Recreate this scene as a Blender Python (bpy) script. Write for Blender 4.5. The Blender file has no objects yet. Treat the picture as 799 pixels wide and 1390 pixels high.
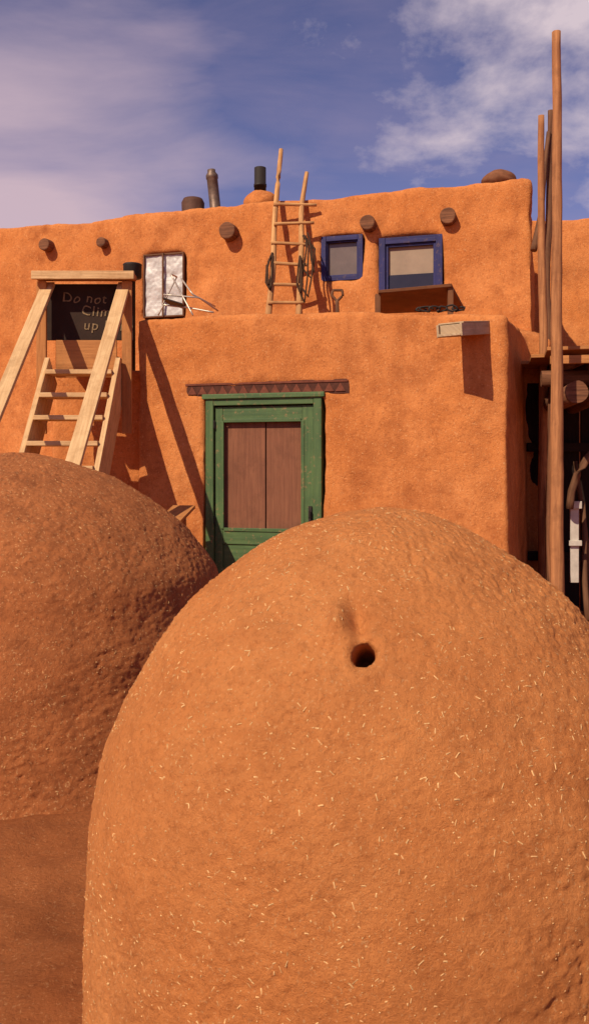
import bpy, bmesh, math, random
import numpy as np
from mathutils import Vector, Matrix, noise
random.seed(7)
D=bpy.data; C=bpy.context
F=1165.0; CX=399.5; HY=640.0; CH=1.4
def P(px,py,Y): return Vector(((px-CX)*Y/F, Y, CH+(HY-py)*Y/F))

# ------------------------------------------------------------------ materials
def newmat(name):
    m=D.materials.new(name); m.use_nodes=True
    nt=m.node_tree; b=nt.nodes['Principled BSDF']; return m,nt,b
def noise_n(nt,vec,scale,detail=5,rough=.55,dist=0):
    n=nt.nodes.new('ShaderNodeTexNoise'); n.inputs['Scale'].default_value=scale
    n.inputs['Detail'].default_value=detail; n.inputs['Roughness'].default_value=rough
    n.inputs['Distortion'].default_value=dist
    nt.links.new(vec,n.inputs['Vector']); return n.outputs['Fac']
def ramp(nt,fac,a,b):
    n=nt.nodes.new('ShaderNodeMapRange'); n.inputs['From Min'].default_value=a; n.inputs['From Max'].default_value=b
    nt.links.new(fac,n.inputs['Value']); return n.outputs['Result']
def mix(nt,fac,a,b,mode='MIX'):
    n=nt.nodes.new('ShaderNodeMixRGB'); n.blend_type=mode
    if isinstance(fac,(int,float)): n.inputs[0].default_value=fac
    else: nt.links.new(fac,n.inputs[0])
    for i,v in ((1,a),(2,b)):
        if isinstance(v,tuple): n.inputs[i].default_value=(*v,1)
        else: nt.links.new(v,n.inputs[i])
    return n.outputs[0]
def math_n(nt,op,a,b=None):
    n=nt.nodes.new('ShaderNodeMath'); n.operation=op
    for i,v in enumerate((a,b)):
        if v is None: continue
        if isinstance(v,(int,float)): n.inputs[i].default_value=v
        else: nt.links.new(v,n.inputs[i])
    return n.outputs[0]
def bump(nt,h,dist,strength,prev=None):
    n=nt.nodes.new('ShaderNodeBump'); n.inputs['Distance'].default_value=dist; n.inputs['Strength'].default_value=strength
    nt.links.new(h,n.inputs['Height'])
    if prev: nt.links.new(prev,n.inputs['Normal'])
    return n.outputs[0]
def scaled(nt,vec,s):
    n=nt.nodes.new('ShaderNodeVectorMath'); n.operation='MULTIPLY'; n.inputs[1].default_value=s
    nt.links.new(vec,n.inputs[0]); return n.outputs[0]

def adobe_mat(name,base,dark,light,coarse=1.0,streak=.35,fleck=.3,bstr=1.0,fs=75,spk=.6,mot=.6):
    m,nt,b=newmat(name)
    pos=nt.nodes.new('ShaderNodeNewGeometry').outputs['Position']
    n1=ramp(nt,noise_n(nt,pos,1.1*coarse,7,.62),.36,.66)
    c=mix(nt,n1,base,light)
    n2=ramp(nt,noise_n(nt,pos,4*coarse,8,.68),.46,.72)
    c=mix(nt,math_n(nt,'MULTIPLY',n2,mot),c,dark)
    n3=ramp(nt,noise_n(nt,scaled(nt,pos,(5,5,.45)),1.0,6,.6),.52,.8)
    c=mix(nt,math_n(nt,'MULTIPLY',n3,streak),c,dark)
    n4=ramp(nt,noise_n(nt,pos,18*coarse,8,.75),.5,.68)
    c=mix(nt,math_n(nt,'MULTIPLY',n4,.30),c,tuple(x*.85 for x in dark))
    f1=ramp(nt,noise_n(nt,pos,fs,3,.5),.60,.70)
    c=mix(nt,math_n(nt,'MULTIPLY',f1,fleck),c,(.80,.44,.20))
    f2=ramp(nt,noise_n(nt,pos,fs*.6,6,.75),.52,.70)
    c=mix(nt,math_n(nt,'MULTIPLY',f2,spk),c,dark)
    nt.links.new(c,b.inputs['Base Color'])
    b.inputs['Roughness'].default_value=.95; b.inputs['Specular IOR Level'].default_value=.1
    v=nt.nodes.new('ShaderNodeTexVoronoi'); v.feature='DISTANCE_TO_EDGE'; v.inputs['Scale'].default_value=1.1
    d=nt.nodes.new('ShaderNodeTexNoise'); d.inputs['Scale'].default_value=2.5; d.inputs['Detail'].default_value=5
    nt.links.new(pos,d.inputs['Vector'])
    mv=nt.nodes.new('ShaderNodeVectorMath'); mv.operation='ADD'
    nt.links.new(pos,mv.inputs[0]); nt.links.new(scaled(nt,d.outputs['Color'],(.7,.7,.7)),mv.inputs[1])
    nt.links.new(mv.outputs[0],v.inputs['Vector'])
    cr=ramp(nt,v.outputs['Distance'],0,.007)
    gate=ramp(nt,noise_n(nt,pos,1.7,2),.5,.6)
    crk=math_n(nt,'MAXIMUM',cr,math_n(nt,'SUBTRACT',1,gate))
    h=bump(nt,crk,.006,.9*streak)
    h=bump(nt,noise_n(nt,pos,14,6,.6),.015,.35*bstr,h)
    h=bump(nt,noise_n(nt,pos,fs*.9,7,.8),.012,.95*bstr,h)
    nt.links.new(h,b.inputs['Normal'])
    return m
M_AD=adobe_mat('adobe_plaster',(.59,.195,.054),(.33,.092,.028),(.66,.243,.078),streak=.5,fleck=.4,bstr=1.0,fs=60,spk=.55,mot=.7)
M_OV=adobe_mat('oven_mud',(.71,.245,.072),(.38,.112,.034),(.77,.295,.095),coarse=1.5,streak=.1,fleck=.5,bstr=1.0,fs=150,spk=.55,mot=.4)
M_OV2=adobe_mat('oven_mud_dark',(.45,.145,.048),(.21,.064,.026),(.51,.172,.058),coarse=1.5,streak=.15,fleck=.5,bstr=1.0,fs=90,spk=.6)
M_GR=adobe_mat('dirt',(.42,.13,.042),(.22,.064,.024),(.48,.16,.054),coarse=1.2,streak=0,fleck=.3,bstr=1.2,fs=90)

def wood_mat(name,base,dark,rough=.8,contrast=.7,spec=.2):
    m,nt,b=newmat(name)
    uv=nt.nodes.new('ShaderNodeTexCoord').outputs['UV']
    pos=nt.nodes.new('ShaderNodeNewGeometry').outputs['Position']
    g=ramp(nt,noise_n(nt,scaled(nt,uv,(2.2,45,1)),1,5,.6,.4),.35,.7)
    g2=ramp(nt,noise_n(nt,scaled(nt,uv,(3,9,1)),1,4,.6),.4,.75)
    c=mix(nt,math_n(nt,'MULTIPLY',g,contrast),base,dark)
    c=mix(nt,math_n(nt,'MULTIPLY',g2,contrast*.7),c,dark)
    dirt=ramp(nt,noise_n(nt,pos,7,7,.7),.5,.72)
    c=mix(nt,math_n(nt,'MULTIPLY',dirt,.45),c,tuple(x*.7 for x in dark))
    nt.links.new(c,b.inputs['Base Color']); b.inputs['Roughness'].default_value=rough
    b.inputs['Specular IOR Level'].default_value=spec
    nt.links.new(bump(nt,g,.004,.5),b.inputs['Normal'])
    return m
M_LUM=wood_mat('pale_lumber',(.70,.45,.23),(.38,.19,.075),contrast=.6)
M_LUM2=wood_mat('orange_lumber',(.50,.21,.07),(.26,.095,.03),contrast=.5)
M_POLE=wood_mat('peeled_pole',(.50,.215,.085),(.18,.065,.028),contrast=.8)
M_POLEL=wood_mat('ladder_pole',(.62,.33,.13),(.26,.10,.04),contrast=.75)
M_OLD=wood_mat('weathered_wood',(.20,.09,.045),(.07,.028,.015),contrast=.8)
M_VIGA=wood_mat('beam_end_wood',(.27,.11,.052),(.07,.027,.015),contrast=.9)
M_PLY=wood_mat('weathered_plywood',(.23,.095,.042),(.11,.042,.02),contrast=.6)
M_SHADE=wood_mat('shade_dark_boards',(.025,.012,.008),(.010,.005,.004),contrast=.8)  # near-black: deep shade inside the shelter put into the board colour
M_GREY=wood_mat('grey_trough_wood',(.55,.40,.25),(.26,.16,.085),contrast=.5)
M_CURT=wood_mat('brown_door_panel',(.25,.098,.052),(.14,.052,.03),contrast=.7)
def paint(name,c,d,rough=.6,wear=.35):
    m,nt,b=newmat(name)
    uv=nt.nodes.new('ShaderNodeTexCoord').outputs['UV']
    pos=nt.nodes.new('ShaderNodeNewGeometry').outputs['Position']
    g=ramp(nt,noise_n(nt,scaled(nt,uv,(2,40,1)),1,5,.6),.4,.75)
    col=mix(nt,math_n(nt,'MULTIPLY',g,.7),c,d)
    g3=ramp(nt,noise_n(nt,pos,4,6,.7),.4,.7)
    col=mix(nt,math_n(nt,'MULTIPLY',g3,.6),col,d)
    w=ramp(nt,noise_n(nt,pos,22,6,.7),.57,.66)
    col=mix(nt,math_n(nt,'MULTIPLY',w,wear),col,(.30,.17,.08))
    nt.links.new(col,b.inputs['Base Color']); b.inputs['Roughness'].default_value=rough
    b.inputs['Specular IOR Level'].default_value=.25
    nt.links.new(bump(nt,g,.003,.4),b.inputs['Normal'])
    return m
M_GREEN=paint('green_paint',(.088,.142,.05),(.035,.07,.03),wear=.6)
M_BLUE=paint('blue_paint',(.03,.026,.12),(.015,.013,.05),wear=.25)
def plain(name,c,rough=.7,metal=0,var=.3,scale=15,spec=.3):
    m,nt,b=newmat(name)
    pos=nt.nodes.new('ShaderNodeNewGeometry').outputs['Position']
    g=ramp(nt,noise_n(nt,pos,scale,6,.65),.3,.75)
    col=mix(nt,g,c,tuple(x*(1-var) for x in c))
    nt.links.new(col,b.inputs['Base Color']); b.inputs['Roughness'].default_value=rough; b.inputs['Metallic'].default_value=metal
    b.inputs['Specular IOR Level'].default_value=spec
    nt.links.new(bump(nt,g,.003,.3),b.inputs['Normal'])
    return m
M_BLACK=plain('sooty_metal',(.03,.02,.016),.6)
M_GALV=plain('rusty_galvanised',(.22,.14,.10),.5,.4,.6,20)
M_DRUM=plain('rusty_drum',(.12,.05,.03),.75,.1,.5)
M_GLASS=plain('dusty_glass',(.17,.12,.10),.25,0,.3,5,.5)
M_GLASSD=plain('dark_glass',(.025,.02,.03),.2,0,.3,5,.5)
M_BLIND=plain('window_blind',(.34,.24,.17),.8,0,.25,6)
M_PLAST=plain('plastic_sheeting',(.62,.56,.52),.45,0,.4,7,.5)
M_CHALKB=plain('sign_board',(.04,.02,.013),.9,0,.4,8)
M_CHALK=plain('chalk',(.32,.21,.11),.95,0,.7,60)
M_ROPE=plain('rope',(.07,.032,.016),.95,0,.5,40)
M_ALU=plain('aluminium_tube',(.6,.5,.4),.4,.5,.2)
M_BRICK=plain('dark_red_brick',(.20,.058,.032),.9,0,.5,25)
M_BRICKD=plain('brick_recess',(.10,.032,.019),.9,0,.5,25)
M_STRAW=plain('straw',(.82,.48,.20),.85,0,.5,30)
M_POT=plain('clay_pot',(.24,.09,.04),.9,0,.5,12)
M_WHITE=plain('white_board',(.6,.52,.44),.8,0,.3)

# ------------------------------------------------------------------ mesh helpers
def empty(name,loc):
    e=D.objects.new(name,None); e.location=loc; e.empty_display_size=.2
    C.collection.objects.link(e); e['loc']=list(loc); return e
def finish(name,bm,mat,parent=None,bevel=0,smooth=False,M=None):
    if M is not None: bm.transform(M)
    bmesh.ops.recalc_face_normals(bm,faces=bm.faces)
    co=[v.co for v in bm.verts]
    c=Vector([ (min(p[i] for p in co)+max(p[i] for p in co))/2 for i in range(3)])
    bmesh.ops.translate(bm,verts=bm.verts,vec=-c)
    me=D.meshes.new(name); bm.to_mesh(me); bm.free()
    for m in (mat if isinstance(mat,(list,tuple)) else [mat]): me.materials.append(m)
    o=D.objects.new(name,me); o.location=c; C.collection.objects.link(o)
    if smooth:
        for p in me.polygons: p.use_smooth=True
    if bevel:
        b=o.modifiers.new('b','BEVEL'); b.width=bevel; b.segments=2; b.limit_method='ANGLE'
    if parent:
        o.parent=parent; o.matrix_parent_inverse=Matrix.Translation(-Vector(parent['loc']))
    return o
def box(bm,x0,x1,y0,y1,z0,z1,mi=0,M=None):
    c=Vector(((x0+x1)/2,(y0+y1)/2,(z0+z1)/2)); s=(abs(x1-x0),abs(y1-y0),abs(z1-z0))
    ax=max(range(3),key=lambda i:s[i]); off=random.uniform(0,50)
    uvl=bm.loops.layers.uv.verify()
    vs=[]
    for dx in (-.5,.5):
        for dy in (-.5,.5):
            for dz in (-.5,.5):
                vs.append((dx*s[0],dy*s[1],dz*s[2]))
    bv=[]
    for v in vs:
        p=Vector(v)+c
        bv.append(bm.verts.new(M@p if M else p))
    for idx in ((0,1,3,2),(4,6,7,5),(0,4,5,1),(2,3,7,6),(0,2,6,4),(1,5,7,3)):
        f=bm.faces.new([bv[i] for i in idx]); f.material_index=mi
        for l,i in zip(f.loops,idx):
            v=vs[i]; o=[v[j] for j in range(3) if j!=ax]
            l[uvl].uv=(v[ax]+off,o[0]+o[1]*1.01+off)
def beam(bm,p0,p1,w,t,up=Vector((0,0,1)),mi=0):
    p0=Vector(p0);p1=Vector(p1); d=(p1-p0); L=d.length; x=d.normalized()
    y=up.cross(x).normalized(); z=x.cross(y)
    R=Matrix((x,y,z)).transposed().to_4x4(); M=Matrix.Translation((p0+p1)/2)@R
    box(bm,-L/2,L/2,-w/2,w/2,-t/2,t/2,mi,M)
def log(bm,pts,radii,seg=12,mi=0,wob=.0,sub=6,close=True,knots=0):
    uvl=bm.loops.layers.uv.verify(); off=random.uniform(0,50)
    P2=[];R2=[]
    for i in range(len(pts)-1):
        for k in range(sub):
            t=k/sub; P2.append(Vector(pts[i]).lerp(Vector(pts[i+1]),t)); R2.append(radii[i]*(1-t)+radii[i+1]*t)
    P2.append(Vector(pts[-1])); R2.append(radii[-1])
    n=len(P2); rings=[]; Ls=[0]
    for i in range(1,n): Ls.append(Ls[-1]+(P2[i]-P2[i-1]).length)
    base=[p.copy() for p in P2]
    if wob:
        for i in range(n):
            q=base[i]*1.3+Vector((off,0,0)); P2[i]=base[i]+Vector((noise.noise(q),noise.noise(q+Vector((9,3,1))),0))*wob
    for i in range(n):
        d=(P2[min(i+1,n-1)]-P2[max(i-1,0)]).normalized()
        a=d.cross(Vector((0,0,1)) if abs(d.z)<.9 else Vector((1,0,0))).normalized(); b=d.cross(a)
        ring=[]
        for k in range(seg):
            th=2*math.pi*k/seg; dirv=a*math.cos(th)+b*math.sin(th)
            r=R2[i]*(1+.08*noise.noise(P2[i]*6+dirv*1.2+Vector((off,0,0)))+knots*max(0,noise.noise(P2[i]*9+dirv*2)-.35))
            ring.append(bm.verts.new(P2[i]+dirv*r))
        rings.append(ring)
    for i in range(n-1):
        for k in range(seg):
            k2=(k+1)%seg
            f=bm.faces.new((rings[i][k],rings[i][k2],rings[i+1][k2],rings[i+1][k])); f.material_index=mi; f.smooth=True
            rr=R2[i]*2*math.pi
            for l,(ii,kk) in zip(f.loops,((i,k),(i,k+1),(i+1,k+1),(i+1,k))):
                l[uvl].uv=(Ls[ii]+off,kk/seg*rr+off)
    if close:
        for ring in (rings[0],rings[-1]):
            f=bm.faces.new(ring); f.material_index=mi
            for l in f.loops: l[uvl].uv=(l.vert.co.x+off,l.vert.co.z+off)
def fractal(p,s,o=3):
    v=0;a=1
    q=Vector(p)*s
    for _ in range(o):
        v+=a*noise.noise(q); q=q*2.1+Vector((3.1,1.7,5.3)); a*=.5
    return v

class Fr:
    def __init__(s,x,y,th):
        s.M=Matrix.Translation((x,y,0))@Matrix.Rotation(-th,4,'Z'); s.I=s.M.inverted()
    def hit(s,px,py,w=0):
        o=s.I@Vector((0,0,CH)); d=s.I.to_3x3()@Vector(((px-CX)/F,1,(HY-py)/F))
        t=(w-o.y)/d.y; p=o+d*t; return p.x,p.z
TH=math.atan2(.9,3.25)
FW=Fr(1.78,7.2,TH)
UW=Fr(2.49,9.0,TH)
def prism(pts,z0,tops,batter=0):
    bm=bmesh.new(); n=len(pts)
    if not isinstance(tops,(list,tuple)): tops=[tops]*n
    cx=sum(p[0] for p in pts)/n; cy=sum(p[1] for p in pts)/n
    lo=[bm.verts.new((p[0]+(p[0]-cx)*batter,p[1]+(p[1]-cy)*batter,z0)) for p in pts]
    hi=[bm.verts.new((p[0],p[1],t)) for p,t in zip(pts,tops)]
    bm.faces.new(lo); bm.faces.new(hi)
    for i in range(n): bm.faces.new((lo[i],lo[(i+1)%n],hi[(i+1)%n],hi[i]))
    bmesh.ops.triangulate(bm,faces=bm.faces)
    bmesh.ops.recalc_face_normals(bm,faces=bm.faces)
    me=D.meshes.new('tmp'); bm.to_mesh(me); bm.free()
    o=D.objects.new('tmp',me); C.collection.objects.link(o); return o
def cutbox(fr,u0,u1,w0,w1,z0,z1):
    bm=bmesh.new(); box(bm,u0,u1,w0,w1,z0,z1,0,fr.M)
    bmesh.ops.recalc_face_normals(bm,faces=bm.faces)
    me=D.meshes.new('tmp'); bm.to_mesh(me); bm.free()
    o=D.objects.new('tmp',me); C.collection.objects.link(o); return o
def evalmesh(o):
    dg=C.evaluated_depsgraph_get(); dg.update()
    return D.meshes.new_from_object(o.evaluated_get(dg))
def adobe(name,prisms,cutters,mat,parent,voxel=.035,smooth=8,amp=.03,fine=.006):
    bm=bmesh.new()
    for o in prisms:
        for c in cutters:
            m=o.modifiers.new('c','BOOLEAN'); m.operation='DIFFERENCE'; m.object=c; m.solver='EXACT'
        me=evalmesh(o); bm.from_mesh(me)
    for o in prisms+cutters: D.objects.remove(o)
    me=D.meshes.new('j'); bm.to_mesh(me); bm.free()
    o=D.objects.new('j',me); C.collection.objects.link(o)
    r=o.modifiers.new('r','REMESH'); r.mode='VOXEL'; r.voxel_size=voxel
    s=o.modifiers.new('s','SMOOTH'); s.factor=.5; s.iterations=smooth
    me=evalmesh(o); D.objects.remove(o)
    me.name=name
    n=len(me.vertices); co=np.empty(n*3); no=np.empty(n*3)
    me.vertices.foreach_get('co',co); me.vertices.foreach_get('normal',no)
    co=co.reshape(-1,3); no=no.reshape(-1,3)
    dsp=np.empty(n)
    for i in range(n):
        p=Vector(co[i]); dsp[i]=amp*fractal(p,1.1,2)+fine*fractal(p,4,5)
    co+=no*dsp[:,None]
    me.vertices.foreach_set('co',co.ravel()); me.update()
    me.polygons.foreach_set('use_smooth',[True]*len(me.polygons))
    me.materials.clear(); me.materials.append(mat)
    ob=D.objects.new(name,me); C.collection.objects.link(ob)
    if parent: ob.parent=parent; ob.matrix_parent_inverse=Matrix.Translation(-Vector(parent['loc']))
    return ob

# ------------------------------------------------------------------ house
house=empty('adobe_house',(0,9,0))
du0,_=FW.hit(279,600); du1,_=FW.hit(436,600); _,dz1=FW.hit(360,538)
lu0,lz0=FW.hit(254,535); lu1,lz1=FW.hit(469,518)
fpoly=[(1.78,7.2),(2.46,9.05),(2.5,10.0),(-1.2,10.5),(-1.47,8.1),(-.39,7.80),(.70,7.50)]
fp=prism(fpoly,-.3,[2.72,2.80,2.80,2.84,2.83,2.84,2.79],.012)
cuts=[cutbox(FW,du0-.01,du1+.01,-.4,.16,-.5,dz1+.01), cutbox(FW,lu0,lu1,-.4,.035,lz0-.015,lz1+.01)]
rb=prism([(1.60,7.58),(2.05,8.9),(2.1,9.6),(-1.0,10.2),(-1.14,8.38)],2.46,3.2); cuts.append(rb)
landing=prism([(-1.5,8.5),(-1.4,10.6),(-2.45,10.8),(-2.4,8.5)],-.3,2.42)
butt=prism([(2.0,8.75),(2.62,8.75),(2.75,9.3),(2.1,9.3)],-.3,[2.95,2.75,2.85,3.1])
adobe('lower_storey_walls',[fp,landing,butt],cuts,M_AD,house,.030,8,.028,.012)
def ucut(px0,px1,py0,py1,dep):
    u0,z1=UW.hit(px0,py0); u1,z0=UW.hit(px1,py1)
    return cutbox(UW,u0,u1,-.4,dep,z0,z1)
up=prism([(2.49,9.0),(3.15,11.6),(-6.0,14.2),(-7.0,11.62)],-.3,[4.50,4.45,4.4,4.42],.006)
ub=prism([(2.2,9.35),(2.8,11.3),(-6.0,13.8),(-6.6,11.85)],4.18,5)
W1=(435,493,321,380); W2=(513,601,323,412); W3=(194,251,345,430)
adobe('upper_storey_walls',[up],[ub,ucut(*W1,.12),ucut(*W2,.12),ucut(*W3,.12)],M_AD,house,.036,8,.042,.016)

def framebox(bm,u0,u1,z0,z1,w0,w1,bw,mi=0,bottom=True):
    box(bm,u0,u0+bw,w0,w1,z0,z1,mi); box(bm,u1-bw,u1,w0,w1,z0,z1,mi)
    box(bm,u0+bw,u1-bw,w0+.003,w1-.003,z1-bw,z1,mi)
    if bottom: box(bm,u0+bw,u1-bw,w0+.003,w1-.003,z0,z0+bw,mi)
# door
bm=bmesh.new()
framebox(bm,du0,du1,0,dz1,.0,.12,.075,0,False)
box(bm,du0-.03,du1+.03,-.02,.05,dz1-.015,dz1+.03)
finish('door_frame',bm,M_GREEN,house,.006,M=FW.M)
bm=bmesh.new()
a,b=du0+.08,du1-.08; zt=dz1-.085
_,zs=FW.hit(360,571,.03); _,zl=FW.hit(360,719,.03)
u0i,_=FW.hit(302,640,.03); u1i,_=FW.hit(410,640,.03)
box(bm,a,u0i,.035,.075,.02,zt); box(bm,u1i,b,.035,.075,.02,zt)
box(bm,u0i,u1i,.037,.073,zs,zt); box(bm,u0i,u1i,.037,.073,zl-.14,zl); box(bm,u0i,u1i,.037,.073,.02,.2)
box(bm,u0i,u1i,.05,.07,.2,zl-.14)
box(bm,u0i-.02,u0i+.012,.026,.036,zl,zs,0); box(bm,u1i-.012,u1i+.02,.026,.036,zl,zs,0)
box(bm,u0i+.012,u1i-.012,.027,.036,zs-.012,zs+.02,0); box(bm,u0i+.012,u1i-.012,.027,.036,zl-.02,zl+.012,0)
finish('screen_door',bm,[M_GREEN],house,.004,M=FW.M)
bm=bmesh.new()
um=(u0i+u1i)/2+.02
box(bm,u0i-.02,um-.005,.085,.10,zl-.1,zs+.05); box(bm,um+.005,u1i+.02,.088,.103,zl-.1,zs+.05)
box(bm,a,b,.125,.14,.03,zt)
finish('inner_door_panels',bm,M_CURT,house,.003,M=FW.M)
bm=bmesh.new()
for hz in (dz1-.25,.95,.25): log(bm,[(du0+.078,.02,hz-.04),(du0+.078,.02,hz+.04)],[.009,.009],8)
hz=1.02; box(bm,b-.045,b-.015,.02,.035,hz-.07,hz+.07); log(bm,[(b-.03,-.01,hz-.04),(b-.03,-.01,hz+.04)],[.008,.008],8)
finish('door_hardware',bm,M_BLACK,house,M=FW.M)
# saw-tooth brick course set flush into the wall above the door
bm=bmesh.new(); n=15; L=lu1-lu0; zA,zB=lz0-.008,lz1+.008
box(bm,lu0-.03,lu1+.03,.012,.06,zA-.02,zB+.02,1)
for i in range(n):
    ua=lu0+L*i/n; ub_=lu0+L*(i+1)/n; j=random.uniform(-.003,.003); y0=.001+j
    for tri in (((ua+.004,zA),(ub_-.004,zA),((ua+ub_)/2,zB-.012)),):
        f0=[bm.verts.new((u,y0,z)) for u,z in tri]; f1=[bm.verts.new((u,.03,z)) for u,z in tri]
        bm.faces.new(f0); bm.faces.new(f1)
        for k in range(3): bm.faces.new((f0[k],f0[(k+1)%3],f1[(k+1)%3],f1[k]))
box(bm,lu0-.02,lu1+.02,.004,.05,zB-.008,zB+.012,0)
finish('brick_lintel',bm,[M_BRICK,M_BRICKD],house,.003,M=FW.M)
# windows
def window(name,W,bw,mats,inner=True,w=.0):
    u0,z1=UW.hit(W[0]+1,W[2]+1,w); u1,z0=UW.hit(W[1]-1,W[3]-1,w)
    bm=bmesh.new(); framebox(bm,u0,u1,z0,z1,w-.015,w+.07,bw)
    if inner: framebox(bm,u0+bw,u1-bw,z0+bw,z1-bw,w+.012,w+.05,inner)
    finish(name+'_frame',bm,mats[0],house,.004,M=UW.M)
    bm=bmesh.new(); box(bm,u0+bw*.5,u1-bw*.5,w+.055,w+.062,z0+bw*.5,z1-bw*.5)
    finish(name+'_pane',bm,mats[1],house,M=UW.M)
    return u0,u1,z0,z1
window('small_window',W1,.055,[M_BLUE,M_GLASS],.015)
r=window('blue_window',W2,.07,[M_BLUE,M_BLIND],.03)
bm=bmesh.new(); box(bm,r[0]+.10,r[1]-.10,.045,.052,r[2]+.1,r[2]+.34)
finish('blue_window_lower_pane',bm,M_GLASSD,house,M=UW.M)
r=window('plastic_window',W3,.018,[M_OLD,M_PLAST],0)
bm=bmesh.new(); um=(r[0]+r[1])/2
nx,nz=40,46; g=[]
for i in range(nx+1):
    row=[]
    for j in range(nz+1):
        u=r[0]+.012+(r[1]-r[0]-.024)*i/nx; z=r[2]+.012+(r[3]-r[2]-.024)*j/nz
        wv=.012+.014*fractal((u*3,0,z*3),2.2,3); row.append(bm.verts.new((u,wv,z)))
    g.append(row)
for i in range(nx):
    for j in range(nz): bm.faces.new((g[i][j],g[i+1][j],g[i+1][j+1],g[i][j+1]))
finish('window_plastic_sheet',bm,M_PLAST,house,M=UW.M)
bm=bmesh.new(); box(bm,um-.010,um+.010,-.03,-.012,r[2],r[3]); finish('window_mullion',bm,M_OLD,house,M=UW.M)
# vigas
bm=bmesh.new()
for px,py,rr in ((60,331,.075),(137,328,.062),(308,312,.10),(498,301,.085),(607,292,.09)):
    u,z=UW.hit(px,py,-.12); log(bm,[(u,-.13,z-.005),(u,.2,z)],[rr*.97,rr*1.05],18,0,0,4)
finish('roof_beam_ends',bm,M_VIGA,house,.012,M=UW.M)
# rain spout
bm=bmesh.new()
z=FW.hit(640,452)[1]; p0=Vector((1.66,7.46,z+.03)); p1=Vector((1.23,6.84,z-.085))
d=(p1-p0).normalized(); sd=Vector((0,0,1)).cross(d).normalized()
beam(bm,p0,p1,.20,.02)
for s in (-1,1): beam(bm,p0+sd*s*.10+Vector((0,0,.035)),p1+sd*s*.10+Vector((0,0,.035)),.02,.10)
beam(bm,p0+Vector((0,0,.092)),p1+Vector((0,0,.092))-d*.03,.22,.012)
beam(bm,p0+Vector((0,0,.045)),p1+Vector((0,0,.045))-d*.015,.17,.07)
finish('rain_spout',bm,M_GREY,house,.003)
def lathe(bm,c,prof,seg=28,mi=0,tilt=None):
    rings=[]
    M=Matrix.Translation(c)@(tilt or Matrix())
    for r,z in prof: rings.append([bm.verts.new(M@Vector((r*math.cos(2*math.pi*k/seg),r*math.sin(2*math.pi*k/seg),z))) for k in range(seg)])
    for i in range(len(rings)-1):
        for k in range(seg):
            f=bm.faces.new((rings[i][k],rings[i][(k+1)%seg],rings[i+1][(k+1)%seg],rings[i+1][k])); f.smooth=True; f.material_index=mi
    bm.faces.new(rings[0]); bm.faces.new(rings[-1])
bm=bmesh.new(); c=P(297,290,10.7)
lathe(bm,c+Vector((0,0,-.35)),[(.068,0),(.068,.35),(.075,.36),(.075,.39),(.068,.40),(.068,.78),(.076,.79),(.076,.83),(.05,.87),(.05,.90)],tilt=Matrix.Rotation(math.radians(-6),4,'Y'))
finish('stovepipe',bm,M_GALV,house)
bm=bmesh.new(); c=P(353,270,10.7)
lathe(bm,c+Vector((0,0,-.35)),[(.075,0),(.075,.5),(.08,.5),(.08,.53),(.073,.53),(.073,.735),(.055,.735),(.055,.5)])
finish('black_stovepipe',bm,M_BLACK,house)
def blob(name,c,rx,rz,mat,parent):
    bm=bmesh.new(); bmesh.ops.create_icosphere(bm,subdivisions=4,radius=1)
    for v in bm.verts:
        k=1+.08*fractal(v.co+c,1.5,3); v.co=Vector((v.co.x*rx*k,v.co.y*rx*k,max(v.co.z,-.6)*rz*k))
    bmesh.ops.translate(bm,verts=bm.verts,vec=c)
    return finish(name,bm,mat,parent,0,True)
blob('chimney_mound',P(354,278,10.5),.21,.17,M_AD,house)
blob('chimney_mound_round',P(676,246,10.2),.20,.12,M_POT,house)
bm=bmesh.new(); c=P(262,292,10.8); lathe(bm,c+Vector((0,0,-.15)),[(.14,0),(.145,.15),(.15,.16),(.14,.17),(.145,.30),(.12,.35),(.06,.37)])
finish('chimney_cap_drum',bm,M_DRUM,house)
bm=bmesh.new(); c=P(180,378,8.9); lathe(bm,Vector((c.x,c.y,2.3)),[(.03,0),(.03,c.z-2.3),(.085,c.z-2.3),(.095,c.z-2.3+.01),(.095,c.z-2.3+.13),(.10,c.z-2.3+.14),(.09,c.z-2.3+.15),(.08,c.z-2.3+.12)])
finish('roof_vent_pipe',bm,M_BLACK,house)

# ------------------------------------------------------------------ stairs
st=empty('wooden_staircase',(-1.95,7,0))
XL,XR=-2.27,-1.62
bm=bmesh.new()
for i in range(11):
    z=2.3-.22*i; y=7.85-.18*i; j=random.uniform(-.008,.008)
    box(bm,XL+.03,XR-.025,y-.13+j,y+.12,z-.02+j,z+.02+j)
finish('treads',bm,M_LUM,st,.004)
bm=bmesh.new()
nrm=Vector((0,-1.2,1)).normalized()
for x in (XL,XR):
    beam(bm,(x,8.02,2.34),(x,5.95,2.34-(8.02-5.95)*1.2),.045,.34,up=nrm)
finish('stringers',bm,M_LUM,st,.004)
bm=bmesh.new()
for x in (XL-.07,XR+.07):
    box(bm,x-.045,x+.045,7.94,7.98,1.75,3.16)
    box(bm,x-.045,x+.045,6.10,6.14,.0,1.43)
box(bm,XL-.13,XR+.14,7.90,8.06,3.185,3.235)
finish('rail_posts',bm,M_LUM2,st,.004)
bm=bmesh.new()
for x in (XL-.03,XR+.03):
    beam(bm,(x,8.05,3.16),(x,5.95,3.16-2.1*.91),.115,.04,up=Vector((0,-.91,1)).normalized())
box(bm,XL-.14,XR+.15,7.86,7.897,3.165,3.24)
finish('handrails',bm,M_LUM,st,.004)
bm=bmesh.new(); box(bm,XL+.04,XR-.04,8.03,8.055,2.28,2.63); box(bm,XL+.03,XR-.03,8.06,8.5,2.44,2.48); finish('top_riser',bm,M_LUM2,st,.003)
sg=empty('warning_sign',(-1.93,8.12,2.9))
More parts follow.
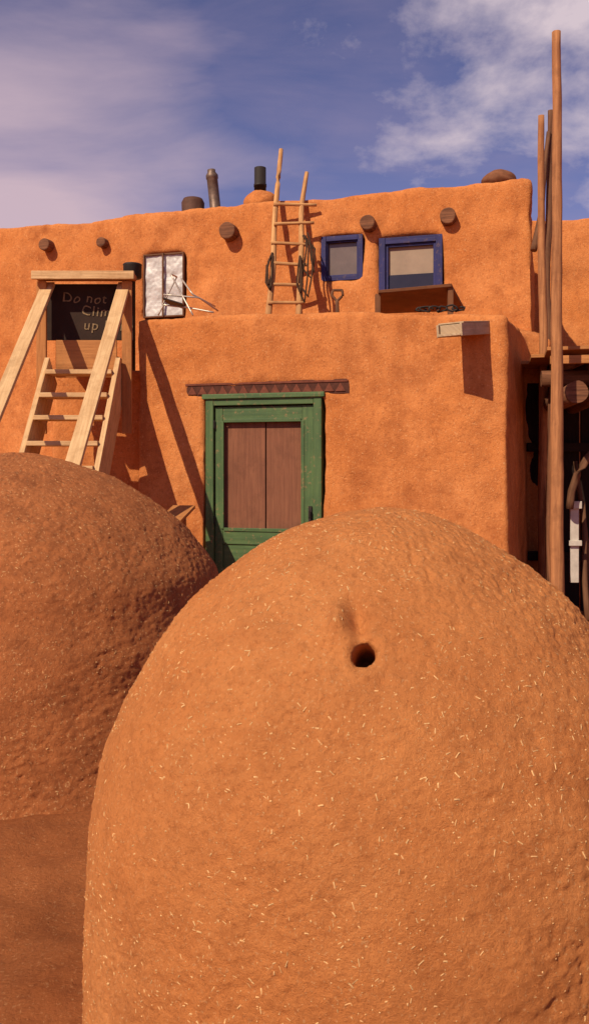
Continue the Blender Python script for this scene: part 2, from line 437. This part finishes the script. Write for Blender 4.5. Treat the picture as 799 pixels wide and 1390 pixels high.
bm=bmesh.new(); box(bm,-2.36,-1.52,8.10,8.125,2.64,3.17); finish('board',bm,M_CHALKB,sg,.003)
for k,(t,px,py,s) in enumerate((('Do not',84,410,.125),('Climb',110,428,.13),('up here',113,447,.13))):
    cu=D.curves.new('t','FONT'); cu.body=t; cu.size=s; cu.extrude=.001; cu.shear=.1; cu.space_character=1.15; cu.offset=.0005
    o=D.objects.new('t',cu); C.collection.objects.link(o); me=evalmesh(o); D.objects.remove(o)
    o=D.objects.new('lettering_%d'%(k+1),me); C.collection.objects.link(o); me.materials.clear(); me.materials.append(M_CHALK)
    for v in me.vertices: v.co.y+=.018*noise.noise(Vector((v.co.x*14,k*5,0))); v.co.x+=.010*noise.noise(Vector((v.co.y*14,k*5,3)))
    p=P(px,py,8.095); o.matrix_world=Matrix.Translation(p)@Matrix.Rotation(math.radians(90),4,'X')@Matrix.Rotation(math.radians(-2),4,'Z')
    o.parent=sg; o.matrix_parent_inverse=Matrix.Translation(-Vector(sg['loc']))
bm=bmesh.new(); beam(bm,P(226,712,7.0),P(250,688,7.6),.2,.03); beam(bm,(-1.0,7.45,0),(-1.02,7.62,1.0),.12,.03,up=Vector((0,-1,0)))
finish('wooden_plank',bm,M_LUM2,None,.003)

# ------------------------------------------------------------------ roof ladder
lad=empty('wooden_ladder',(0,9.3,2.5))
def LP(px,py):
    k=(HY-py)/F; Y=(8.9-.377*1.1)/(1-.377*k); return P(px,py,Y)
bm=bmesh.new()
log(bm,[LP(366,440),LP(372,340),LP(377,260),LP(381,202)],[.036,.033,.03,.025],10,0,.04)
log(bm,[LP(405,440),LP(407,350),LP(411,280),LP(414,235)],[.036,.034,.03,.024],10,0,.04)
finish('rails',bm,M_POLEL,lad)
bm=bmesh.new()
for y,x0,x1,dy in ((279,372,428,1),(306,370,424,-2),(331,369,420,2),(358,367,415,3),(387,365,412,1),(412,364,412,0)):
    a_,b_=LP(x0,y),LP(x1,y+dy); a_.y-=.04; b_.y-=.04
    log(bm,[a_,b_],[.02,.018],8,0,.03)
finish('rungs',bm,M_POLEL,lad)
bm=bmesh.new()
def rope(pts,r=.012): log(bm,pts,[r]*len(pts),6,0,.05,4)
o7=Vector((0,-.07,0))
rope([LP(369,345)+o7,LP(361,362)+o7,LP(360,385)+o7,LP(366,395)+o7,LP(368,375)+o7,LP(369,348)+o7],.013)
rope([LP(368,350)+o7,LP(363,365)+o7,LP(364,390)+o7,LP(367,380)+o7],.011)
for dx,yb in ((0,400),(4,412),(9,405),(13,380)):
    rope([LP(412,322)+o7,LP(414+dx,340)+o7,LP(412+dx,(340+yb)/2)+o7,LP(408+dx,yb)+o7,LP(404+dx*.5,yb-12)+o7,LP(406,350)+o7],.010)
rope([LP(417,318)+o7,LP(422,330)+o7,LP(424,355)+o7,LP(428,372)+o7],.009)
finish('hanging_rope',bm,M_ROPE,lad)
bm=bmesh.new(); Y=9.0
log(bm,[P(458,440,Y),P(457,407,Y)],[.022,.02],8); log(bm,[P(457,409,Y),P(450,401,Y),P(451,394,Y),P(464,394,Y),P(465,401,Y),P(457,409,Y)],[.014]*6,8)
b0=P(458,440,Y); box(bm,b0.x-.1,b0.x+.1,Y-.01,Y+.01,b0.z-.33,b0.z-.05)
log(bm,[b0,b0-Vector((0,0,.15))],[.017,.015],8)
finish('shovel',bm,M_OLD,None)
bm=bmesh.new(); Y=8.7
for pts in ([(232,372,Y),(248,402,Y),(262,428,Y-.1)],[(240,376,Y+.2),(222,412,Y),(215,428,Y)],[(222,400,Y),(270,404,Y),(296,422,Y+.2)],
            [(246,378,Y+.2),(262,400,Y),(292,416,Y+.3)],[(222,414,Y),(258,418,Y+.1),(290,424,Y)],[(232,372,Y),(240,376,Y+.2)]):
    log(bm,[P(*p) for p in pts],[.0085]*len(pts),8,0,0,4)
beam(bm,P(224,408,Y+.1),P(250,416,Y+.1),.3,.01,mi=1)
finish('lawn_chair',bm,[M_ALU,M_BLACK],None)
bm=bmesh.new()
q=[P(513,398,8.15),P(612,389,8.15),P(630,422,8.75),P(516,426,8.75)]
nrm=Vector((0,-.25,.97))*.03
vs=[bm.verts.new(p) for p in q]+[bm.verts.new(p+nrm) for p in q]
for idx in ((0,1,2,3),(4,5,6,7),(0,1,5,4),(1,2,6,5),(2,3,7,6),(3,0,4,7)): bm.faces.new([vs[i] for i in idx])
uvl=bm.loops.layers.uv.verify()
for f in bm.faces:
    for l in f.loops: l[uvl].uv=(l.vert.co.x,l.vert.co.z)
for p_ in (q[0],q[1]): beam(bm,p_+Vector((0,.05,0)),Vector((p_.x,p_.y+.05,2.44)),.05,.05,up=Vector((0,1,0)),mi=0)
finish('plywood_sheet',bm,[M_PLY,M_LUM2],None,.003)
bm=bmesh.new()
for s in range(6):
    cx_=570+10*s; pts=[P(cx_+ random.uniform(5,11)*math.cos(i*.9+s),419+random.uniform(2,5)*math.sin(i*.9+s),7.98-.02*s) for i in range(7)]
    log(bm,pts,[.009]*len(pts),6,0,.05,3)
finish('coiled_cable',bm,M_BLACK,None)

# ------------------------------------------------------------------ poles
bm=bmesh.new(); log(bm,[Vector((2.136,7.0,-.1)),Vector((2.136,7.0,1.5)),P(755,300,7.0),P(755,43,7.0)],[.060,.052,.041,.034],16,0,.012,14,knots=.12)
finish('wooden_pole',bm,M_POLE,None)
bm=bmesh.new(); log(bm,[Vector((2.48,8.6,-.1)),P(737,460,8.5),P(734,300,8.5),P(733,157,8.4)],[.05,.042,.036,.03],12,0,.012,10,knots=.12)
finish('wooden_pole.001',bm,M_POLE,None)
bm=bmesh.new(); log(bm,[Vector((2.66,8.9,-.1)),P(742,400,8.9),P(744,260,8.9),P(746,150,8.9)],[.045,.04,.034,.028],12,0,.02,10,knots=.15)
log(bm,[P(724,340,8.75),P(735,290,8.8),P(744,180,8.88)],[.035,.03,.022],10,0,.03)
finish('wooden_pole.002',bm,M_OLD,None)

# ------------------------------------------------------------------ shelter at right
ram=empty('wooden_shelter',(3.2,8.6,0))
bm=bmesh.new()
for i in range(9):
    x=2.42+.24*i; log(bm,[(x,7.55+random.uniform(-.08,.08),2.36+random.uniform(-.02,.02)),(x+.35,10.4,2.40)],[.055,.06],12,0,.03)
finish('roof_poles',bm,M_OLD,ram)
bm=bmesh.new()
log(bm,[(2.24,7.80,2.24),(4.7,7.32,2.24)],[.075,.08],16,0,.03)
log(bm,[(2.37,7.22,2.07),(2.75,9.8,2.07)],[.095,.09],18,0,.01)
log(bm,[(2.62,7.18,2.09),(2.98,9.8,2.07)],[.085,.09],18,0,.01)
log(bm,[(2.40,7.9,2.23),(2.40,7.9,-.1)],[.06,.07],12,0,.04)
log(bm,[(2.62,8.6,2.13),(2.62,8.6,-.1)],[.06,.07],12,0,.04)
log(bm,[(4.3,7.5,2.13),(4.3,7.5,-.1)],[.06,.07],12,0,.04)
finish('posts_and_beams',bm,M_VIGA,ram)
bm=bmesh.new()
for i in range(6):
    y=7.45+.5*i; beam(bm,(2.22,y+.15,2.455+.003*i),(4.75,y-.45,2.46+.003*i),.48,.03)
beam(bm,(2.2,7.40,2.36),(4.7,6.92,2.36),.05,.07)
finish('roof_boards',bm,M_LUM2,ram,.003)
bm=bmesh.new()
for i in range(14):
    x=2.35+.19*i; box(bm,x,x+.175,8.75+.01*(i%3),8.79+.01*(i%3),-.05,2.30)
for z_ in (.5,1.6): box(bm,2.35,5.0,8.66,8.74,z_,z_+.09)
finish('shade_board_wall',bm,M_SHADE,ram,.003)  # boards added to darken the shelter; their colour stands for its shade
bm=bmesh.new(); pts=[(2.56+ .9*(1-math.cos(t)),8.0-.2*(1-math.cos(t)),1.05+.85*math.sin(t)) for t in [i*math.pi/16 for i in range(17)]]
log(bm,pts,[.035]*len(pts),10,0,0,2); finish('arched_brace',bm,M_OLD,ram)
bm=bmesh.new(); box(bm,2.60,2.68,8.10,8.13,.35,1.12); box(bm,2.58,2.70,8.07,8.10,1.05,1.12); box(bm,2.58,2.70,8.07,8.10,.7,.75); finish('white_post_board',bm,M_WHITE,ram,.004)
bm=bmesh.new()
for i,(x,y,h) in enumerate(((2.47,8.35,1.25),(2.56,8.5,1.6),(2.75,8.3,1.1),(2.86,8.45,1.5))):
    log(bm,[(x,y-.25,0),(x+.05*(-1)**i,y+.1,h)],[.03,.022],10,0,.03)
finish('stacked_poles',bm,M_OLD,ram)
fb=empty('adobe_house.001',(5,13.5,0))
adobe('walls',[prism([(2.7,12.0),(9.5,10.6),(10.2,15),(3.2,15.5)],-.3,4.9,.01)],[],M_AD,fb,.07,6,.05,.012)
bm=bmesh.new()
for i in range(1,7): log(bm,[(3.4+.85*i,11.92-.175*i-.2,4.35),(3.4+.85*i,12.3-.175*i,4.35)],[.08,.08],12)
finish('roof_beam_ends',bm,M_OLD,fb)

# ------------------------------------------------------------------ ovens
def smoothprof(pts,n):
    pts=np.array(pts,float); seg=np.r_[0,np.cumsum(np.hypot(*np.diff(pts,axis=0).T))]
    s=np.linspace(0,seg[-1],n); r=np.interp(s,seg,pts[:,0]); z=np.interp(s,seg,pts[:,1])
    k=int(n*.05); ker=np.hanning(2*k+1); ker/=ker.sum()
    rr=np.r_[2*r[0]-r[k:0:-1],r,-r[-2:-k-2:-1]]; zz=np.r_[2*z[0]-z[k:0:-1],z,z[-2:-k-2:-1]]
    return np.abs(np.convolve(rr,ker,'valid')),np.convolve(zz,ker,'valid')
def oven(name,cx,cy,prof,seg,n,mat,holepx=None,straws=1500,seed=0,rough=.004,low=.022,mid=.010,ssc=1):
    R,Z=smoothprof(prof,n); e=empty(name,(cx,cy,0))
    hc=None
    if holepx:
        d=Vector(((holepx[0]-CX)/F,1,(HY-holepx[1])/F)); t=.5
        while t<6:
            p=Vector((0,0,CH))+d*t; rho=math.hypot(p.x-cx,p.y-cy)
            if p.z<Z.max() and rho<np.interp(p.z,Z,R): break
            t+=.002
        hc=p; ax=Vector((cx-p.x,cy-p.y,-.35)).normalized(); ax=(ax+Vector((d.x,d.y,d.z)).normalized()).normalized()
    vs=[]; sv=Vector((seed*7.3,seed*3.1,0))
    for i in range(n):
        r=R[i]; z=Z[i]
        sl=(R[min(i+1,n-1)]-R[max(i-1,0)],Z[min(i+1,n-1)]-Z[max(i-1,0)]); l=math.hypot(*sl) or 1
        nr,nz=sl[1]/l,-sl[0]/l
        if nz<0: nz=max(nz,-.3)
        for k in range(seg):
            th=2*math.pi*k/seg; c,s=math.cos(th),math.sin(th)
            p=Vector((cx+r*c,cy+r*s,z)); q=p+sv
            nn=Vector((nr*c,nr*s,nz))
            patch=max(0,.5+noise.noise(q*2.3))
            dd=low*noise.noise(q*1.6)+mid*noise.noise(q*4.5)+rough*(.5+patch)*(.8*noise.noise(q*16)+.8*noise.noise(q*45)+.9*noise.noise(q*85))
            g=noise.noise(q*34); dd+= -rough*1.2*max(0,g-.25)*2
            if hc:
                v=p-hc; al=v.dot(ax); rad=(v-ax*al).length*(1+.3*noise.noise(q*25))
                if v.length<.3:
                    # thumb-pressed groove above the hole, ridge to its left, shallow dish all round
                    w2=p-(hc+Vector((-.010,.0,.060))); dd-=.026*math.exp(-((w2.x/.018)**2+(w2.z/.038)**2))
                    w3=p-(hc+Vector((-.052,.0,.050))); dd+=.026*math.exp(-((w3.x/.022)**2+(w3.z/.036)**2))
                    w4=p-(hc+Vector((-.085,.0,.03))); dd-=.012*math.exp(-(w4.length/.026)**2)
                    dd-=.014*math.exp(-(rad/.055)**2)
                    dd+=.005*math.exp(-((rad-.042)/.012)**2)
                if rad<.027 and v.length<.2:
                    k_=min(1,(.027-rad)/.008); p=p+ax*(.20*k_); dd*=1-k_
            vs.append(p+nn*dd)
    vs.append(Vector((cx,cy,vs[-1].z)))
    fs=[]
    for i in range(n-1):
        for k in range(seg):
            k2=(k+1)%seg; fs.append((i*seg+k,i*seg+k2,(i+1)*seg+k2,(i+1)*seg+k))
    top=len(vs)-1
    for k in range(seg): fs.append(((n-1)*seg+k,(n-1)*seg+(k+1)%seg,top))
    me=D.meshes.new('dome'); me.from_pydata([tuple(v) for v in vs],[],fs); me.update()
    me.polygons.foreach_set('use_smooth',[True]*len(me.polygons)); me.materials.append(mat)
    o=D.objects.new('mud_dome',me); C.collection.objects.link(o)
    o.parent=e; o.matrix_parent_inverse=Matrix.Translation(-Vector(e['loc']))
    rnd=random.Random(seed); V=[];Fc=[]
    wts=np.repeat(R,seg); wts=wts/wts.sum(); ids=np.random.RandomState(seed+1).choice(len(wts),straws,p=wts)
    for i in ids:
        v=me.vertices[int(i)]
        if hc and (v.co-hc).length<.06: continue
        if noise.noise(v.co*4)<-.2 and rnd.random()<.7: continue
        nn=v.normal; t=nn.orthogonal(); t=(Matrix.Rotation(rnd.uniform(0,6.28),3,nn)@t).normalized(); b_=nn.cross(t)
        L=ssc*(.0012+.0058*rnd.random()**3); w=ssc*rnd.uniform(.0006,.0017); c=v.co+nn*.0001; tilt=nn*rnd.uniform(-.0016,.0016)
        k=len(V); V+=[c-t*L-b_*w-tilt,c+t*L-b_*w+tilt,c+t*L+b_*w+tilt,c-t*L+b_*w-tilt,c+nn*w]
        Fc+=[(k,k+1,k+4),(k+1,k+2,k+4),(k+2,k+3,k+4),(k+3,k,k+4)]
    me=D.meshes.new('straw'); me.from_pydata([tuple(v) for v in V],[],Fc); me.materials.append(M_STRAW)
    o=D.objects.new('straw_flecks',me); C.collection.objects.link(o); o.parent=e; o.matrix_parent_inverse=Matrix.Translation(-Vector(e['loc']))
    return e
oven('adobe_oven',.228,2.3,[(.78,-.08),(.765,.15),(.757,.33),(.748,.5),(.722,.655),(.672,.81),(.60,.93),(.495,1.065),(.371,1.165),(.227,1.247),(.1,1.283),(0,1.29)],
     760,400,M_OV,(494,884),12000,1,.0033)
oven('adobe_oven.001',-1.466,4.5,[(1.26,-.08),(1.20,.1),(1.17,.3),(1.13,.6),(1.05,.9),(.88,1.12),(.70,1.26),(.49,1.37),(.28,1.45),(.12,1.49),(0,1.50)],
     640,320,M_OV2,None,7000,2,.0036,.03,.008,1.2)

# ------------------------------------------------------------------ ground
bm=bmesh.new()
xs=list(np.linspace(-4,4,201)); xs=[-400,-120,-40,-15,-7]+xs+[7,15,40,120,400]
ys=list(np.linspace(1,9,201)); ys=[-400,-120,-40,-15,-4]+ys+[12,20,40,120,500]
def gz(x,y):
    if not(abs(x)<5 and 0<y<10): return -.02
    d=math.hypot(x+1.466,y-4.5)
    return .04*fractal((x,y,0),1.1,2)+.030*fractal((x,y,3),4.0,5)-.01+.05*math.exp(-((d-1.28)/.16)**2)
g=[[bm.verts.new((x,y,gz(x,y))) for y in ys] for x in xs]
for i in range(len(xs)-1):
    for j in range(len(ys)-1):
        f=bm.faces.new((g[i][j],g[i+1][j],g[i+1][j+1],g[i][j+1])); f.smooth=True
me=D.meshes.new('ground'); bm.to_mesh(me); bm.free(); me.materials.append(M_GR)
o=D.objects.new('ground',me); C.collection.objects.link(o)

# ------------------------------------------------------------------ light & sky
AZ=math.radians(38); EL=math.radians(41)
sdir=Vector((-math.sin(AZ)*math.cos(EL),-math.cos(AZ)*math.cos(EL),math.sin(EL)))
l=D.lights.new('sun','SUN'); l.energy=5.0; l.angle=math.radians(.5); l.color=(1,.87,.66)
o=D.objects.new('sun',l); C.collection.objects.link(o); o.rotation_euler=sdir.to_track_quat('Z','Y').to_euler(); o.location=(-5,-5,8)
w=D.worlds.new('World'); C.scene.world=w; w.use_nodes=True; nt=w.node_tree
bg=nt.nodes['Background']; bg.inputs['Strength'].default_value=.070
sky=nt.nodes.new('ShaderNodeTexSky'); sky.sky_type='NISHITA'; sky.sun_disc=False
sky.sun_elevation=EL; sky.sun_rotation=math.pi+AZ; sky.dust_density=.8; sky.air_density=1.1; sky.altitude=1500
col=mix(nt,1.0,sky.outputs[0],(1.28,.94,1.24),'MULTIPLY')
tc=nt.nodes.new('ShaderNodeTexCoord').outputs['Generated']
sp=nt.nodes.new('ShaderNodeSeparateXYZ'); nt.links.new(tc,sp.inputs[0])
zz=math_n(nt,'ADD',math_n(nt,'MAXIMUM',sp.outputs[2],0),.30)
cb=nt.nodes.new('ShaderNodeCombineXYZ')
nt.links.new(math_n(nt,'DIVIDE',sp.outputs[0],zz),cb.inputs[0]); nt.links.new(math_n(nt,'DIVIDE',sp.outputs[1],zz),cb.inputs[1])
pl=cb.outputs[0]
def bank(dirv,rad):
    n=nt.nodes.new('ShaderNodeVectorMath'); n.operation='DISTANCE'; n.inputs[1].default_value=Vector(dirv).normalized()
    nt.links.new(tc,n.inputs[0]); return ramp(nt,n.outputs['Value'],rad,0)
n1=noise_n(nt,pl,4.0,12,.60,.15)
n2=noise_n(nt,scaled(nt,pl,(1,2,1)),1.6,9,.55,.3)
b1=bank((.33,1,.56),.30); b2=bank((-.38,1,.19),.42)
c1=ramp(nt,math_n(nt,'ADD',n1,math_n(nt,'MULTIPLY',b1,.36)),.62,.87)
c2=ramp(nt,math_n(nt,'ADD',n2,math_n(nt,'MULTIPLY',b2,.85)),.60,1.12)
n3=ramp(nt,noise_n(nt,scaled(nt,pl,(1,2.2,1)),2.6,10,.6,.3),.45,.8)
col=mix(nt,math_n(nt,'MULTIPLY',n3,.30),col,(6.6,4.9,6.4))
col=mix(nt,math_n(nt,'MULTIPLY',c2,.85),col,(9.6,7.1,7.8))
col=mix(nt,math_n(nt,'MULTIPLY',c1,.9),col,(10.4,8.6,9.2))
nt.links.new(col,bg.inputs['Color'])

# ------------------------------------------------------------------ camera
cam=D.cameras.new('camera'); co=D.objects.new('camera',cam); C.collection.objects.link(co)
co.location=(0,0,CH); co.rotation_euler=(math.radians(90),0,0)
cam.sensor_fit='VERTICAL'; cam.sensor_height=36; cam.lens=F/1390*36; cam.shift_y=-(695-HY)/1390
cam.clip_end=2000; cam.clip_start=.05
C.scene.camera=co
C.scene.view_settings.view_transform='Standard'; C.scene.view_settings.look='None'; C.scene.view_settings.exposure=0
